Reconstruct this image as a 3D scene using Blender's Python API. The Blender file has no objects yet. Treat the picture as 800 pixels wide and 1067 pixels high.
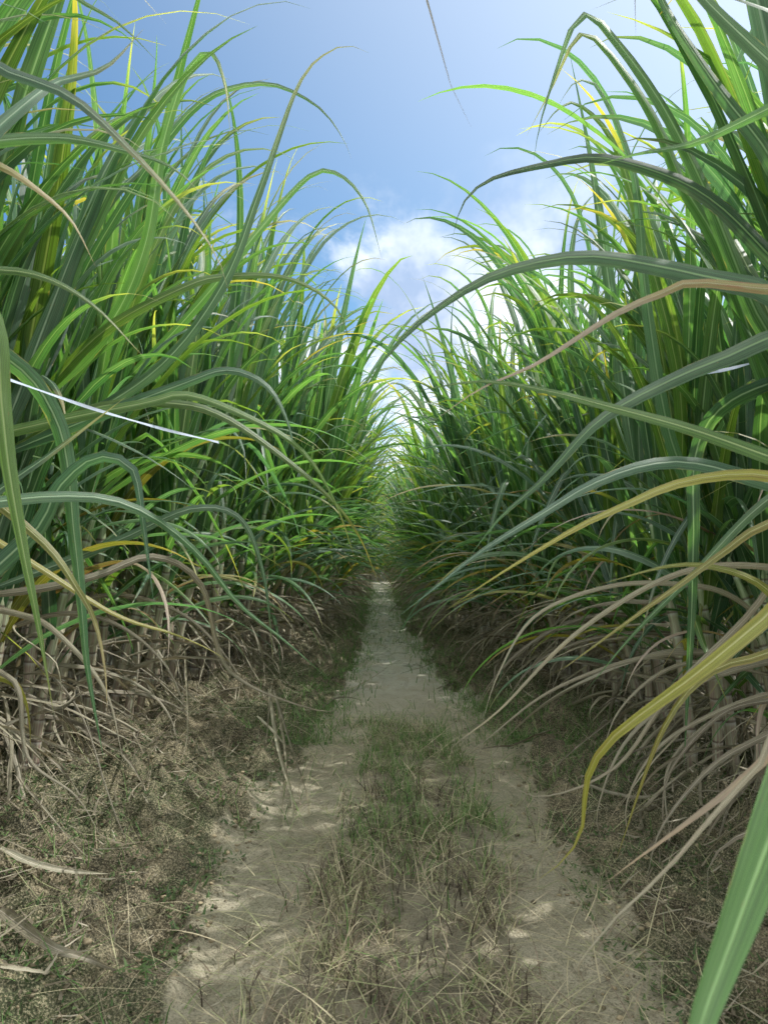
import bpy, math, random
from math import sin, cos, pi, radians
from mathutils import Vector, Matrix, noise
random.seed(11)
R = random.random
U = random.uniform
scene = bpy.context.scene
COL = scene.collection

# ------------------------------------------------------------------ camera
F = 800.0
CAMH = 1.4
PITCH = math.atan((570 - 533.5) / F)
YAW = math.atan(5 / F)
cam_d = bpy.data.cameras.new('camera')
cam = bpy.data.objects.new('camera', cam_d)
COL.objects.link(cam)
cam_d.sensor_fit = 'VERTICAL'
cam_d.sensor_height = 36
cam_d.sensor_width = 36
cam_d.lens = 36 * F / 1067
cam_d.clip_start = 0.05
cam_d.clip_end = 2000
cam.location = (0, 0, CAMH)
cam.rotation_euler = (pi / 2 + PITCH, 0, -YAW)
cam_d.dof.use_dof = True
cam_d.dof.focus_distance = 4.5
cam_d.dof.aperture_fstop = 8.0
scene.camera = cam
CM = Matrix.Translation((0, 0, CAMH)) @ cam.rotation_euler.to_matrix().to_4x4()


def px(x, y, d):
    """photo pixel and depth -> point of the place"""
    return CM @ Vector(((x - 400) / F * d, -(y - 533.5) / F * d, -d))


def lerp(a, b, t):
    return a + (b - a) * t


def sm(a, b, x):
    t = max(0.0, min(1.0, (x - a) / (b - a)))
    return t * t * (3 - 2 * t)


def poly(tab, y):
    if y <= tab[0][0]:
        return tab[0][1]
    for (a, va), (b, vb) in zip(tab, tab[1:]):
        if y <= b:
            return lerp(va, vb, (y - a) / (b - a))
    return tab[-1][1]


EDGE_L = [(0, -.80), (2.2, -.76), (3.4, -.70), (4.9, -.62), (6.6, -.43), (9, -.34), (14, -.25), (38, -.22)]
EDGE_R = [(0, .84), (2.2, .86), (3.4, .88), (4.9, .98), (6.0, .98), (8.6, .68), (14, .46), (38, .30)]
ROW_L = [(0, -2.15), (5, -2.1), (6.4, -1.95), (8.6, -1.6), (12.4, -1.15), (20, -.95), (40, -.95)]
ROW_R = [(0, 2.05), (5, 2.0), (6.6, 1.95), (8.6, 1.75), (12, 1.4), (20, 1.15), (40, 1.1)]


def pathness(x, y):
    n = noise.noise(Vector((x * 2.2, y * 2.2, 3.1))) * .16 + noise.noise(Vector((x * 9, y * 9, 5.1))) * .06
    n2 = noise.noise(Vector((x * 2.4, y * 1.7, 13.1))) * .2 + noise.noise(Vector((x * 8, y * 8, 15.1))) * .08
    l = poly(EDGE_L, y) + n
    r = poly(EDGE_R, y) + n2
    w = .13
    return sm(l - w, l + w, x) * (1 - sm(r - w, r + w, x))


def midness(x, y):
    n = noise.noise(Vector((x * 2.5, y * 2.0, 8.1))) * .16
    c = lerp(.1, .22, sm(2, 5, y))
    hw = lerp(.42, .30, sm(2, 5.2, y))
    return (1 - sm(hw - .14, hw + .14, abs(x - c + n))) * (1 - sm(5.6, 6.5, y))


def gz(x, y):
    p = pathness(x, y)
    bank = lerp(0, .16, sm(0, .9, max(poly(EDGE_L, y) - x, x - poly(EDGE_R, y))))
    z = bank
    rough = lerp(.16, .012, p)
    if y < 14 and abs(x) < 4:
        f = noise.fractal(Vector((x * 3.2, y * 3.2, 1.7)), .8, 2.1, 5)
        z += f * rough
        z += (1 - p * .93) * .034 * (noise.turbulence(Vector((x * 9, y * 9, 4)), 4, True) - .5)
        z += (1 - p * .9) * .012 * noise.noise(Vector((x * 23, y * 23, 14)))
    z += midness(x, y) * .03
    if y < 20 and abs(x) < 1.5:
        z -= p * .022 * sm(.05, .3, noise.noise(Vector((x * 4.5, y * 2.6, 51)))) + p * .01 * noise.noise(Vector((x * 14, y * 9, 61)))
    z += noise.noise(Vector((x * .35, y * .35, 9))) * .03
    return z


def gpt(x, y, up=0.0):
    """photo pixel -> point on the ground"""
    o = CM.translation
    d = (CM.to_3x3() @ Vector(((x - 400) / F, -(y - 533.5) / F, -1)))
    t = 1.0
    for _ in range(400):
        p = o + d * t
        if p.z < gz(p.x, p.y) + up:
            break
        t += .02 * max(1, t * .25)
    return p


# ------------------------------------------------------------------ materials
def newmat(name):
    m = bpy.data.materials.new(name)
    m.use_nodes = True
    nt = m.node_tree
    nt.nodes.clear()
    return m, nt


class NT:
    def __init__(s, nt):
        s.nt = nt

    def n(s, t, **k):
        nd = s.nt.nodes.new(t)
        for a, v in k.items():
            setattr(nd, a, v)
        return nd

    def l(s, a, b):
        s.nt.links.new(a, b)

    def val(s, sock, v):
        if hasattr(v, 'is_output') or isinstance(v, bpy.types.NodeSocket):
            s.l(v, sock)
        else:
            sock.default_value = v

    def math(s, op, a, b=0.0, clamp=False):
        nd = s.n('ShaderNodeMath', operation=op, use_clamp=clamp)
        s.val(nd.inputs[0], a)
        s.val(nd.inputs[1], b)
        return nd.outputs[0]

    def mix(s, f, a, b):
        nd = s.n('ShaderNodeMix', data_type='RGBA')
        s.val(nd.inputs[0], f)
        s.val(nd.inputs[6], a if isinstance(a, bpy.types.NodeSocket) else (*a, 1))
        s.val(nd.inputs[7], b if isinstance(b, bpy.types.NodeSocket) else (*b, 1))
        return nd.outputs[2]

    def ramp(s, f, lo, hi):
        nd = s.n('ShaderNodeMapRange', interpolation_type='SMOOTHSTEP')
        s.val(nd.inputs[0], f)
        s.val(nd.inputs[1], lo)
        s.val(nd.inputs[2], hi)
        return nd.outputs[0]

    def noise(s, vec, scale, detail=3, rough=.55, dist=0.0):
        nd = s.n('ShaderNodeTexNoise')
        if vec is not None:
            s.l(vec, nd.inputs['Vector'])
        nd.inputs['Scale'].default_value = scale
        nd.inputs['Detail'].default_value = detail
        nd.inputs['Roughness'].default_value = rough
        nd.inputs['Distortion'].default_value = dist
        return nd.outputs['Fac']

    def mapping(s, vec, scale):
        nd = s.n('ShaderNodeVectorMath', operation='MULTIPLY')
        s.l(vec, nd.inputs[0])
        nd.inputs[1].default_value = scale
        return nd.outputs[0]


def leaf_material(name, cA, cB, tr, rib, tipc=None, tip0=.75, transl=.42, blotch=None, rough=.42, blotch_amt=.0):
    """long blade: pale midrib, fine veins, random hue per blade, discoloured tip"""
    m, nt = newmat(name)
    g = NT(nt)
    uv = g.n('ShaderNodeUVMap').outputs[0]
    sep = g.n('ShaderNodeSeparateXYZ')
    g.l(uv, sep.inputs[0])
    u, v = sep.outputs[0], sep.outputs[1]
    oi = g.n('ShaderNodeObjectInfo')
    at = g.n('ShaderNodeAttribute', attribute_name='rnd')
    rnd = g.math('FRACT', g.math('ADD', oi.outputs['Random'], at.outputs['Fac']))
    comb = g.n('ShaderNodeCombineXYZ')
    g.l(g.math('MULTIPLY', u, 1.0), comb.inputs[0])
    g.l(g.math('MULTIPLY', v, 1.0), comb.inputs[1])
    g.l(g.math('MULTIPLY', rnd, 17.0), comb.inputs[2])
    vein = g.noise(g.mapping(comb.outputs[0], (26, .5, 1)), 1.0, 3, .7)
    patch = g.noise(g.mapping(comb.outputs[0], (1.5, 6, 1)), 1.0, 3)
    col = g.mix(rnd, cA, cB)
    shade_ = g.math('ADD', .72, g.math('MULTIPLY', g.math('FRACT', g.math('MULTIPLY', rnd, 3.7)), .5))
    sc_ = g.n('ShaderNodeVectorMath', operation='SCALE')
    g.l(col, sc_.inputs[0])
    g.l(shade_, sc_.inputs['Scale'])
    col = sc_.outputs[0]
    dark = g.mix(.55, col, (0, 0, 0))
    col = g.mix(g.ramp(vein, .35, .7), dark, col)
    pale = g.mix(.35, col, (.35, .42, .3))
    col = g.mix(g.math('MULTIPLY', g.ramp(patch, .45, .8), .5), col, pale)
    if blotch:
        bl = g.noise(g.mapping(comb.outputs[0], (3, 9, 1)), 1.0, 4, .65, .4)
        col = g.mix(g.math('MULTIPLY', g.ramp(bl, .52, .66), blotch_amt), col, blotch)
        # edges go first
        edge = g.ramp(g.math('ABSOLUTE', g.math('SUBTRACT', u, .5)), .3, .5)
        col = g.mix(g.math('MULTIPLY', edge, blotch_amt * .6), col, blotch)
    sp = g.noise(g.mapping(comb.outputs[0], (13, 60, 1)), 1.0, 2, .5)
    col = g.mix(g.math('MULTIPLY', g.ramp(sp, .70, .76), .6), col, (.20, .14, .06))
    en = g.noise(g.mapping(comb.outputs[0], (2, 22, 1)), 1.0, 3, .6)
    eb = g.ramp(g.math('ADD', g.math('ABSOLUTE', g.math('SUBTRACT', u, .5)), g.math('MULTIPLY', g.math('SUBTRACT', en, .5), .5)), .50, .56)
    col = g.mix(g.math('MULTIPLY', eb, .7), col, (.33, .26, .12))
    if tipc:
        t0 = g.math('ADD', tip0 - .2, g.math('MULTIPLY', g.math('FRACT', g.math('MULTIPLY', rnd, 7.3)), .5))
        tf = g.ramp(g.math('ADD', v, g.math('MULTIPLY', g.math('SUBTRACT', patch, .5), .3)), t0, g.math('ADD', t0, .2))
        col = g.mix(tf, col, tipc)
    d = g.math('ABSOLUTE', g.math('SUBTRACT', u, .5))
    ribf = g.math('SUBTRACT', 1.0, g.ramp(d, .02, .06))
    col = g.mix(g.math('MULTIPLY', ribf, .75), col, rib)
    bs = g.n('ShaderNodeBsdfPrincipled')
    g.l(col, bs.inputs['Base Color'])
    bs.inputs['Roughness'].default_value = rough
    bs.inputs['Specular IOR Level'].default_value = .6
    bp = g.n('ShaderNodeBump')
    bp.inputs['Strength'].default_value = .35
    bp.inputs['Distance'].default_value = .003
    g.l(g.math('ADD', vein, g.math('MULTIPLY', ribf, .8)), bp.inputs['Height'])
    g.l(bp.outputs[0], bs.inputs['Normal'])
    tl = g.n('ShaderNodeBsdfTranslucent')
    tcol = g.n('ShaderNodeMix', data_type='RGBA', blend_type='MULTIPLY')
    tcol.inputs[0].default_value = 1
    g.l(col, tcol.inputs[6])
    tcol.inputs[7].default_value = (*tr, 1)
    g.l(tcol.outputs[2], tl.inputs['Color'])
    mx = g.n('ShaderNodeMixShader')
    g.l(g.math('MULTIPLY', g.math('SUBTRACT', 1.0, g.math('MULTIPLY', ribf, .5)), transl), mx.inputs[0])
    g.l(bs.outputs[0], mx.inputs[1])
    g.l(tl.outputs[0], mx.inputs[2])
    out = g.n('ShaderNodeOutputMaterial')
    g.l(mx.outputs[0], out.inputs[0])
    return m


M_GREEN = leaf_material('cane_leaf_green', (.058, .145, .080), (.110, .215, .095), (2.7, 3.2, .95), (.30, .42, .25),
                        (.30, .27, .10), .88, .45)
M_BLUE = leaf_material('cane_leaf_bluegreen', (.080, .168, .112), (.135, .232, .145), (1.9, 2.6, 1.0), (.33, .43, .30),
                       (.26, .22, .12), .9, .38)
M_LIME = leaf_material('cane_leaf_lime', (.10, .21, .055), (.15, .26, .075), (2.2, 2.2, .65), (.34, .42, .18),
                       (.36, .30, .10), .88, .5)
M_YELL = leaf_material('cane_leaf_yellowing', (.24, .29, .05), (.38, .36, .06), (1.8, 1.6, .7), (.45, .44, .2),
                       (.40, .33, .20), .80, .45, (.30, .20, .08), .42, .4)
M_RUST = leaf_material('cane_leaf_rusty', (.24, .25, .08), (.30, .26, .09), (1.5, 1.3, .7), (.36, .33, .2),
                       (.30, .24, .19), .45, .35, (.26, .11, .05), .5, .7)
M_FORE = leaf_material('cane_leaf_fresh', (.085, .20, .05), (.095, .21, .055), (2.0, 2.2, .6), (.20, .34, .12), None, .9, .4)
M_DEEP = leaf_material('cane_leaf_deep', (.05, .125, .06), (.065, .15, .065), (2.2, 2.6, .8), (.18, .30, .12), None, .9, .4)
M_DRY = leaf_material('cane_leaf_dry', (.42, .385, .27), (.20, .175, .12), (1.3, 1.2, 1.0), (.42, .37, .30),
                      None, .7, .25, (.10, .07, .05), .7, .5)
M_STRAW = leaf_material('cane_leaf_straw', (.54, .50, .36), (.34, .305, .21), (1.3, 1.2, .9), (.48, .43, .34),
                        None, .7, .25, (.14, .10, .07), .7, .35)


def stalk_material():
    m, nt = newmat('cane_stalk')
    g = NT(nt)
    sep = g.n('ShaderNodeSeparateXYZ')
    g.l(g.n('ShaderNodeUVMap').outputs[0], sep.inputs[0])
    v = sep.outputs[1]          # height in metres
    oi = g.n('ShaderNodeObjectInfo').outputs['Random']
    comb = g.n('ShaderNodeCombineXYZ')
    g.l(g.math('MULTIPLY', sep.outputs[0], 6.0), comb.inputs[0])
    g.l(v, comb.inputs[1])
    g.l(g.math('MULTIPLY', oi, 9), comb.inputs[2])
    nz = g.noise(g.mapping(comb.outputs[0], (4, 3, 1)), 1.0, 4, .6)
    low = g.mix(g.ramp(nz, .35, .65), (.27, .19, .16), (.36, .37, .24))
    low = g.mix(g.math('MULTIPLY', g.ramp(nz, .5, .75), .6), low, (.52, .54, .46))
    hi = g.mix(g.ramp(nz, .3, .7), (.13, .23, .08), (.33, .42, .24))
    col = g.mix(g.ramp(g.math('ADD', v, g.math('MULTIPLY', nz, .8)), .9, 1.9), low, hi)
    fr = g.math('FRACT', g.math('DIVIDE', v, .13))
    dark = g.math('MULTIPLY', g.math('SUBTRACT', 1.0, g.ramp(g.math('ABSOLUTE', g.math('SUBTRACT', fr, .5)), .02, .09)),
                  g.math('SUBTRACT', 1.0, g.ramp(v, 1.2, 1.9)))
    col = g.mix(g.math('MULTIPLY', dark, .8), col, (.09, .06, .045))
    wax = g.ramp(fr, .28, .46)
    col = g.mix(g.math('MULTIPLY', g.math('MULTIPLY', wax, .4), g.math('LESS_THAN', fr, .47)), col, (.5, .52, .48))
    bs = g.n('ShaderNodeBsdfPrincipled')
    g.l(col, bs.inputs['Base Color'])
    bs.inputs['Roughness'].default_value = .5
    out = g.n('ShaderNodeOutputMaterial')
    g.l(bs.outputs[0], out.inputs[0])
    return m


M_STALK = stalk_material()


def ground_material():
    m, nt = newmat('sandy_soil')
    g = NT(nt)
    P = g.n('ShaderNodeNewGeometry').outputs['Position']
    sep = g.n('ShaderNodeSeparateXYZ')
    g.l(P, sep.inputs[0])
    y = sep.outputs[1]
    pth = g.n('ShaderNodeAttribute', attribute_name='path').outputs['Fac']
    mid = g.n('ShaderNodeAttribute', attribute_name='mid').outputs['Fac']
    n1 = g.noise(P, 1.6, 5, .6)
    n2 = g.noise(P, 9, 6, .7)
    n3 = g.noise(P, 55, 4, .75)
    n4 = g.noise(P, 130, 3, .7)
    sand = g.mix(g.ramp(n1, .3, .7), (.29, .262, .18), (.39, .355, .26))
    sand = g.mix(g.math('MULTIPLY', g.ramp(n2, .48, .72), .55), sand, (.17, .145, .08))
    sand = g.mix(g.math('MULTIPLY', g.ramp(n3, .55, .75), .5), sand, (.42, .37, .26))
    sand = g.mix(g.math('MULTIPLY', g.ramp(n3, .5, .3), .4), sand, (.13, .11, .065))
    # algae tinge on the damp silt
    sand = g.mix(g.math('MULTIPLY', g.ramp(g.noise(P, 3.3, 4, .6), .5, .7), .35), sand, (.13, .15, .07))
    soil = g.mix(g.ramp(n2, .35, .65), (.055, .05, .03), (.19, .16, .10))
    soil = g.mix(g.math('MULTIPLY', g.ramp(n1, .42, .62), .7), soil, (.055, .08, .03))
    soil = g.mix(g.math('MULTIPLY', g.ramp(n3, .56, .7), .6), soil, (.34, .28, .16))
    soil = g.mix(g.math('MULTIPLY', g.ramp(n4, .52, .60), .6), soil, (.42, .36, .24))
    soil = g.mix(g.math('MULTIPLY', g.ramp(n4, .48, .38), .8), soil, (.035, .03, .02))
    sand = g.mix(g.math('MULTIPLY', g.ramp(n4, .53, .62), .5), sand, (.42, .38, .29))
    sand = g.mix(g.math('MULTIPLY', g.ramp(n4, .48, .38), .6), sand, (.12, .10, .065))
    vo = g.n('ShaderNodeTexVoronoi', feature='DISTANCE_TO_EDGE')
    g.l(P, vo.inputs['Vector'])
    vo.inputs['Scale'].default_value = 7
    crack = g.math('MULTIPLY', g.math('SUBTRACT', 1.0, g.ramp(g.math('ADD', vo.outputs['Distance'], g.math('MULTIPLY', n3, .06)), .03, .06)), g.ramp(n1, .5, .62))
    sand = g.mix(g.math('MULTIPLY', crack, .35), sand, (.12, .10, .07))
    wet = g.math('MULTIPLY', g.ramp(g.math('ADD', y, g.math('MULTIPLY', n1, 3)), 7.6, 10.5),
                 g.ramp(g.math('ADD', g.noise(g.mapping(P, (1, .6, 1)), 3.5, 4), g.math('MULTIPLY', n3, .2)), .47, .66))
    wet = g.math('MULTIPLY', wet, pth)
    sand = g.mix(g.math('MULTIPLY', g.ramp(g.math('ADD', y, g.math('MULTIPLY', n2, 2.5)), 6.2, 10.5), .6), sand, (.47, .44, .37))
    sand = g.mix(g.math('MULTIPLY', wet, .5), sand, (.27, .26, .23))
    pmix = g.ramp(g.math('ADD', pth, g.math('MULTIPLY', g.math('SUBTRACT', n2, .5), .9)), .3, .6)
    col = g.mix(pmix, soil, sand)
    midc = g.mix(g.ramp(n2, .4, .65), (.10, .088, .058), (.25, .22, .15))
    col = g.mix(g.math('MULTIPLY', g.ramp(g.math('ADD', mid, g.math('MULTIPLY', g.math('SUBTRACT', n2, .5), 1.2)), .3, .8), .75), col, midc)
    bs = g.n('ShaderNodeBsdfPrincipled')
    g.l(col, bs.inputs['Base Color'])
    g.l(g.math('SUBTRACT', .95, g.math('MULTIPLY', wet, .68)), bs.inputs['Roughness'])
    bs.inputs['Specular IOR Level'].default_value = .4
    h = g.math('ADD', g.math('MULTIPLY', n2, .6), g.math('ADD', g.math('MULTIPLY', n3, .42), g.math('MULTIPLY', n4, .2)))
    bp = g.n('ShaderNodeBump')
    bp.inputs['Distance'].default_value = .05
    g.l(g.math('SUBTRACT', .85, g.math('MULTIPLY', wet, .6)), bp.inputs['Strength'])
    g.l(h, bp.inputs['Height'])
    g.l(bp.outputs[0], bs.inputs['Normal'])
    out = g.n('ShaderNodeOutputMaterial')
    g.l(bs.outputs[0], out.inputs[0])
    return m


M_GROUND = ground_material()


def blade_material(name, cols, transl=.3):
    m, nt = newmat(name)
    g = NT(nt)
    at = g.n('ShaderNodeAttribute', attribute_name='rnd').outputs['Fac']
    P = g.n('ShaderNodeNewGeometry').outputs['Position']
    cr = g.n('ShaderNodeValToRGB')
    el = cr.color_ramp.elements
    el[0].position = 0
    el[0].color = (*cols[0], 1)
    el[1].position = 1
    el[1].color = (*cols[-1], 1)
    for i, c in enumerate(cols[1:-1]):
        e = el.new((i + 1) / (len(cols) - 1))
        e.color = (*c, 1)
    g.l(at, cr.inputs[0])
    col = g.mix(g.math('MULTIPLY', g.noise(P, 60, 2), .25), cr.outputs[0], (.03, .03, .02))
    d = g.n('ShaderNodeBsdfPrincipled')
    g.l(col, d.inputs['Base Color'])
    d.inputs['Roughness'].default_value = .7
    t = g.n('ShaderNodeBsdfTranslucent')
    g.l(col, t.inputs['Color'])
    mx = g.n('ShaderNodeMixShader')
    mx.inputs[0].default_value = transl
    g.l(d.outputs[0], mx.inputs[1])
    g.l(t.outputs[0], mx.inputs[2])
    out = g.n('ShaderNodeOutputMaterial')
    g.l(mx.outputs[0], out.inputs[0])
    return m


M_DRYGRASS = blade_material('dry_grass', [(.055, .042, .03), (.20, .155, .105), (.56, .49, .32), (.28, .32, .14), (.13, .10, .07)])
M_GRASS = blade_material('green_grass', [(.07, .17, .035), (.12, .25, .06), (.20, .32, .10), (.30, .34, .17)], .4)
M_WEED = blade_material('weed', [(.05, .10, .03), (.08, .14, .04), (.12, .17, .06)], .35)
M_LITTER = blade_material('leaf_litter', [(.10, .08, .055), (.18, .15, .10), (.28, .245, .175), (.42, .38, .29)], .15)
M_CLOD = blade_material('soil_clod', [(.09, .075, .045), (.16, .13, .075), (.25, .20, .12), (.33, .27, .16)], 0)


def tape_material():
    m, nt = newmat('plastic_tape')
    g = NT(nt)
    bs = g.n('ShaderNodeBsdfPrincipled')
    P = g.n('ShaderNodeNewGeometry').outputs['Position']
    g.l(g.mix(g.noise(P, 30, 3), (.38, .46, .62), (.70, .75, .85)), bs.inputs['Base Color'])
    bs.inputs['Roughness'].default_value = .25
    t = g.n('ShaderNodeBsdfTranslucent')
    t.inputs[0].default_value = (.7, .75, .9, 1)
    mx = g.n('ShaderNodeMixShader')
    mx.inputs[0].default_value = .35
    g.l(bs.outputs[0], mx.inputs[1])
    g.l(t.outputs[0], mx.inputs[2])
    out = g.n('ShaderNodeOutputMaterial')
    g.l(mx.outputs[0], out.inputs[0])
    return m


M_TAPE = tape_material()


# ------------------------------------------------------------------ mesh building
class MB:
    """collects strips / tubes and makes one mesh"""

    def __init__(s):
        s.v, s.f, s.uv, s.r, s.mi = [], [], [], [], []

    def ribbon(s, pts, sides, ws, rnd=0.0, gut=.25, across=4, mi=0, wave=0.0, v0=0.0, v1=1.0):
        n = len(pts)
        b = len(s.v)
        m = across + 1
        for i in range(n):
            p = pts[i]
            a = pts[max(i - 1, 0)]
            c = pts[min(i + 1, n - 1)]
            t = (c - a)
            if t.length < 1e-9:
                t = Vector((0, 0, 1))
            t.normalize()
            sd = sides[i] - t * sides[i].dot(t)
            if sd.length < 1e-6:
                sd = t.orthogonal()
            sd.normalize()
            nm = sd.cross(t)
            w = ws[i]
            for k in range(m):
                q = k / across * 2 - 1
                off = gut * w * .5 * abs(q)
                if wave:
                    off += wave * w * q * sin(i * 1.9 + (3 if q > 0 else 0)) * abs(q)
                s.v.append(p + sd * (q * w * .5) + nm * off)
        for i in range(n - 1):
            for k in range(across):
                s.f.append((b + i * m + k, b + i * m + k + 1, b + (i + 1) * m + k + 1, b + (i + 1) * m + k))
                u0, u1 = k / across, (k + 1) / across
                va, vb = lerp(v0, v1, i / (n - 1)), lerp(v0, v1, (i + 1) / (n - 1))
                s.uv += [(u0, va), (u1, va), (u1, vb), (u0, vb)]
                s.r.append(rnd)
                s.mi.append(mi)

    def tube(s, pts, rs, seg=8, rnd=0.0, mi=0, vs=None):
        b = len(s.v)
        n = len(pts)
        for i in range(n):
            t = (pts[min(i + 1, n - 1)] - pts[max(i - 1, 0)]).normalized()
            x = t.cross(Vector((0, 1, .01))).normalized()
            y = t.cross(x)
            for k in range(seg):
                a = 2 * pi * k / seg
                s.v.append(pts[i] + (x * cos(a) + y * sin(a)) * rs[i])
        for i in range(n - 1):
            for k in range(seg):
                k2 = (k + 1) % seg
                s.f.append((b + i * seg + k, b + i * seg + k2, b + (i + 1) * seg + k2, b + (i + 1) * seg + k))
                va = vs[i] if vs else i / (n - 1)
                vb = vs[i + 1] if vs else (i + 1) / (n - 1)
                s.uv += [(k / seg, va), ((k + 1) / seg, va), ((k + 1) / seg, vb), (k / seg, vb)]
                s.r.append(rnd)
                s.mi.append(mi)

    def mesh(s, name, mats):
        me = bpy.data.meshes.new(name)
        me.from_pydata([tuple(v) for v in s.v], [], s.f)
        uvl = me.uv_layers.new(name='UVMap')
        flat = [c for p in s.uv for c in p]
        uvl.data.foreach_set('uv', flat)
        at = me.attributes.new('rnd', 'FLOAT', 'FACE')
        at.data.foreach_set('value', s.r)
        if not isinstance(mats, (list, tuple)):
            mats = [mats]
        for m in mats:
            me.materials.append(m)
        me.polygons.foreach_set('material_index', s.mi)
        me.polygons.foreach_set('use_smooth', [True] * len(s.f))
        me.update()
        return me


def link(name, me, parent=None, loc=None, rot=None, scale=None):
    o = bpy.data.objects.new(name, me)
    COL.objects.link(o)
    if parent:
        o.parent = parent
    if loc is not None:
        o.location = loc
    if rot is not None:
        o.rotation_euler = rot
    if scale is not None:
        o.scale = (scale,) * 3 if isinstance(scale, (int, float)) else scale
    return o


def tag(o, label=None, cat=None, group=None, kind=None):
    if label:
        o['label'] = label
    if cat:
        o['category'] = cat
    if group:
        o['group'] = group
    if kind:
        o['kind'] = kind
    return o


# ------------------------------------------------------------------ leaf curves
def wprof(t):
    return (.42 + .58 * sm(0, .18, t)) * max(0.012, (1 - t ** 2.2)) ** 1.15


def leaf_curve(L, th0, bend, p, n=16, az=0.0, azd=0.0, twist=0.0, kink=None, jit=0.0):
    pts, sides = [Vector((0, 0, 0))], []
    st = L / n
    a = az
    for i in range(n + 1):
        t = i / n
        th = th0 + bend * t ** p
        if kink and t > kink[0]:
            th += kink[1] * sm(kink[0], kink[0] + .12, t)
        th = min(th, radians(176))
        a = az + azd * t * t + jit * sin(t * 7 + azd * 9)
        d = Vector((sin(th) * cos(a), sin(th) * sin(a), cos(th)))
        sd = Vector((-sin(a), cos(a), 0))
        tw = twist * t
        sd = Matrix.Rotation(tw, 3, d) @ sd
        sides.append(sd)
        if i < n:
            pts.append(pts[-1] + d * st)
    return pts, sides


def leaf_ribbon(mb, L, W, th0, bend, p, n=16, at=Vector((0, 0, 0)), az=0.0, rnd=0.0, mi=0, across=4, gut=.3, wave=0.0, wexp=1.0, **k):
    pts, sides = leaf_curve(L, th0, bend, p, n, az, **k)
    pts = [q + at for q in pts]
    f1, f2 = U(0, 6), U(9, 17)
    ws = [W * wprof(i / n) * (1 + .07 * sin(f1 + f2 * i / n) - (.25 if R() < .03 else 0)) for i in range(n + 1)]
    mb.ribbon(pts, sides, ws, rnd, gut, across, mi, wave)


# --- libraries of single blades (base at origin, arching towards +X)
def blade_params(kind):
    if kind == 'erect':
        return dict(L=U(1.9, 2.6), W=U(.070, .100), th0=radians(U(2, 16)), bend=radians(U(55, 145)), p=U(2.3, 5.0),
                    azd=U(-.5, .5), twist=U(-1.3, 1.3))
    if kind == 'arch':
        return dict(L=U(1.7, 2.35), W=U(.062, .092), th0=radians(U(10, 28)), bend=radians(U(95, 145)), p=U(1.8, 3.2),
                    azd=U(-.6, .6), twist=U(-.9, .9))
    if kind == 'kink':
        return dict(L=U(1.5, 2.0), W=U(.06, .085), th0=radians(U(12, 24)), bend=radians(U(20, 50)), p=2.0,
                    azd=U(-.4, .4), twist=U(-.6, .6), kink=(U(.35, .6), radians(U(75, 120))))
    if kind == 'low':
        return dict(L=U(1.2, 1.8), W=U(.045, .078), th0=radians(U(22, 52)), bend=radians(U(75, 120)), p=U(1.0, 1.8),
                    azd=U(-.7, .7), twist=U(-1.4, 1.4))
    if kind == 'drape':
        return dict(L=U(.9, 1.6), W=U(.012, .034), th0=radians(U(60, 120)), bend=radians(U(35, 75)), p=U(.4, 1.0),
                    azd=U(-1.6, 1.6), twist=U(-5, 5), jit=U(0, .35))
    if kind == 'dry':
        return dict(L=U(.6, 1.4), W=U(.009, .036), kink=(U(.2, .7), radians(U(-30, 60))), th0=radians(U(45, 125)), bend=radians(U(20, 80)), p=U(.4, 1.0),
                    azd=U(-2.2, 2.2), twist=U(-9, 9), jit=U(0, .5))


def blade_mesh(kind, mat, name='leaf'):
    mb = MB()
    k = blade_params(kind)
    L, W, th0, bend, p = (k.pop(x) for x in ('L', 'W', 'th0', 'bend', 'p'))
    leaf_ribbon(mb, L, W, th0, bend, p, 20, rnd=R(), gut=U(.2, .5) if kind not in ('dry', 'drape') else U(.5, 1.5),
                wave=U(0, .06) if kind not in ('dry', 'drape') else U(.05, .25), **k)
    return mb.mesh(name, mat)


LIB = {}
for kind, mats, cnt in (('erect', [M_GREEN, M_BLUE, M_GREEN, M_LIME], 16), ('arch', [M_GREEN, M_BLUE, M_LIME, M_GREEN], 16),
                        ('kink', [M_GREEN, M_BLUE], 6), ('low', [M_GREEN, M_BLUE, M_GREEN, M_LIME, M_BLUE, M_YELL, M_GREEN, M_BLUE, M_RUST], 18),
                        ('drape', [M_DRY, M_STRAW, M_DRY, M_STRAW], 14), ('dry', [M_DRY, M_STRAW, M_DRY], 18)):
    LIB[kind] = [blade_mesh(kind, mats[i % len(mats)], 'dry_leaf' if kind in ('dry', 'drape') else 'leaf') for i in range(cnt)]

# --- stalks
STALKS = []
for i in range(10):
    H = U(1.65, 2.2)
    bow = U(.05, .35)
    k2 = U(-.12, .12)
    n = int(H / .13) * 4
    pts, rs, vs = [], [], []
    for j in range(n + 1):
        t = j / n
        z = H * t
        pts.append(Vector((bow * t ** 1.7, k2 * sin(t * 3), z)))
        fr = ((z / .13) % 1)
        bump = math.exp(-((fr - .5) / .12) ** 2)
        vis = 1 - sm(1.1, 1.8, z)
        r = lerp(.030, .026, t) + .004 * bump * vis
        if t > .55:
            r *= lerp(1, .22, (t - .55) / .45)
        rs.append(r)
        vs.append(z)
    mb = MB()
    mb.tube(pts, rs, 9, vs=vs)
    STALKS.append((mb.mesh('stalk', M_STALK), H, bow, k2))


def stalk_at(s, z):
    _, H, bow, k2 = s
    t = min(1, z / H)
    return Vector((bow * t ** 1.7, k2 * sin(t * 3), z))


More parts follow.
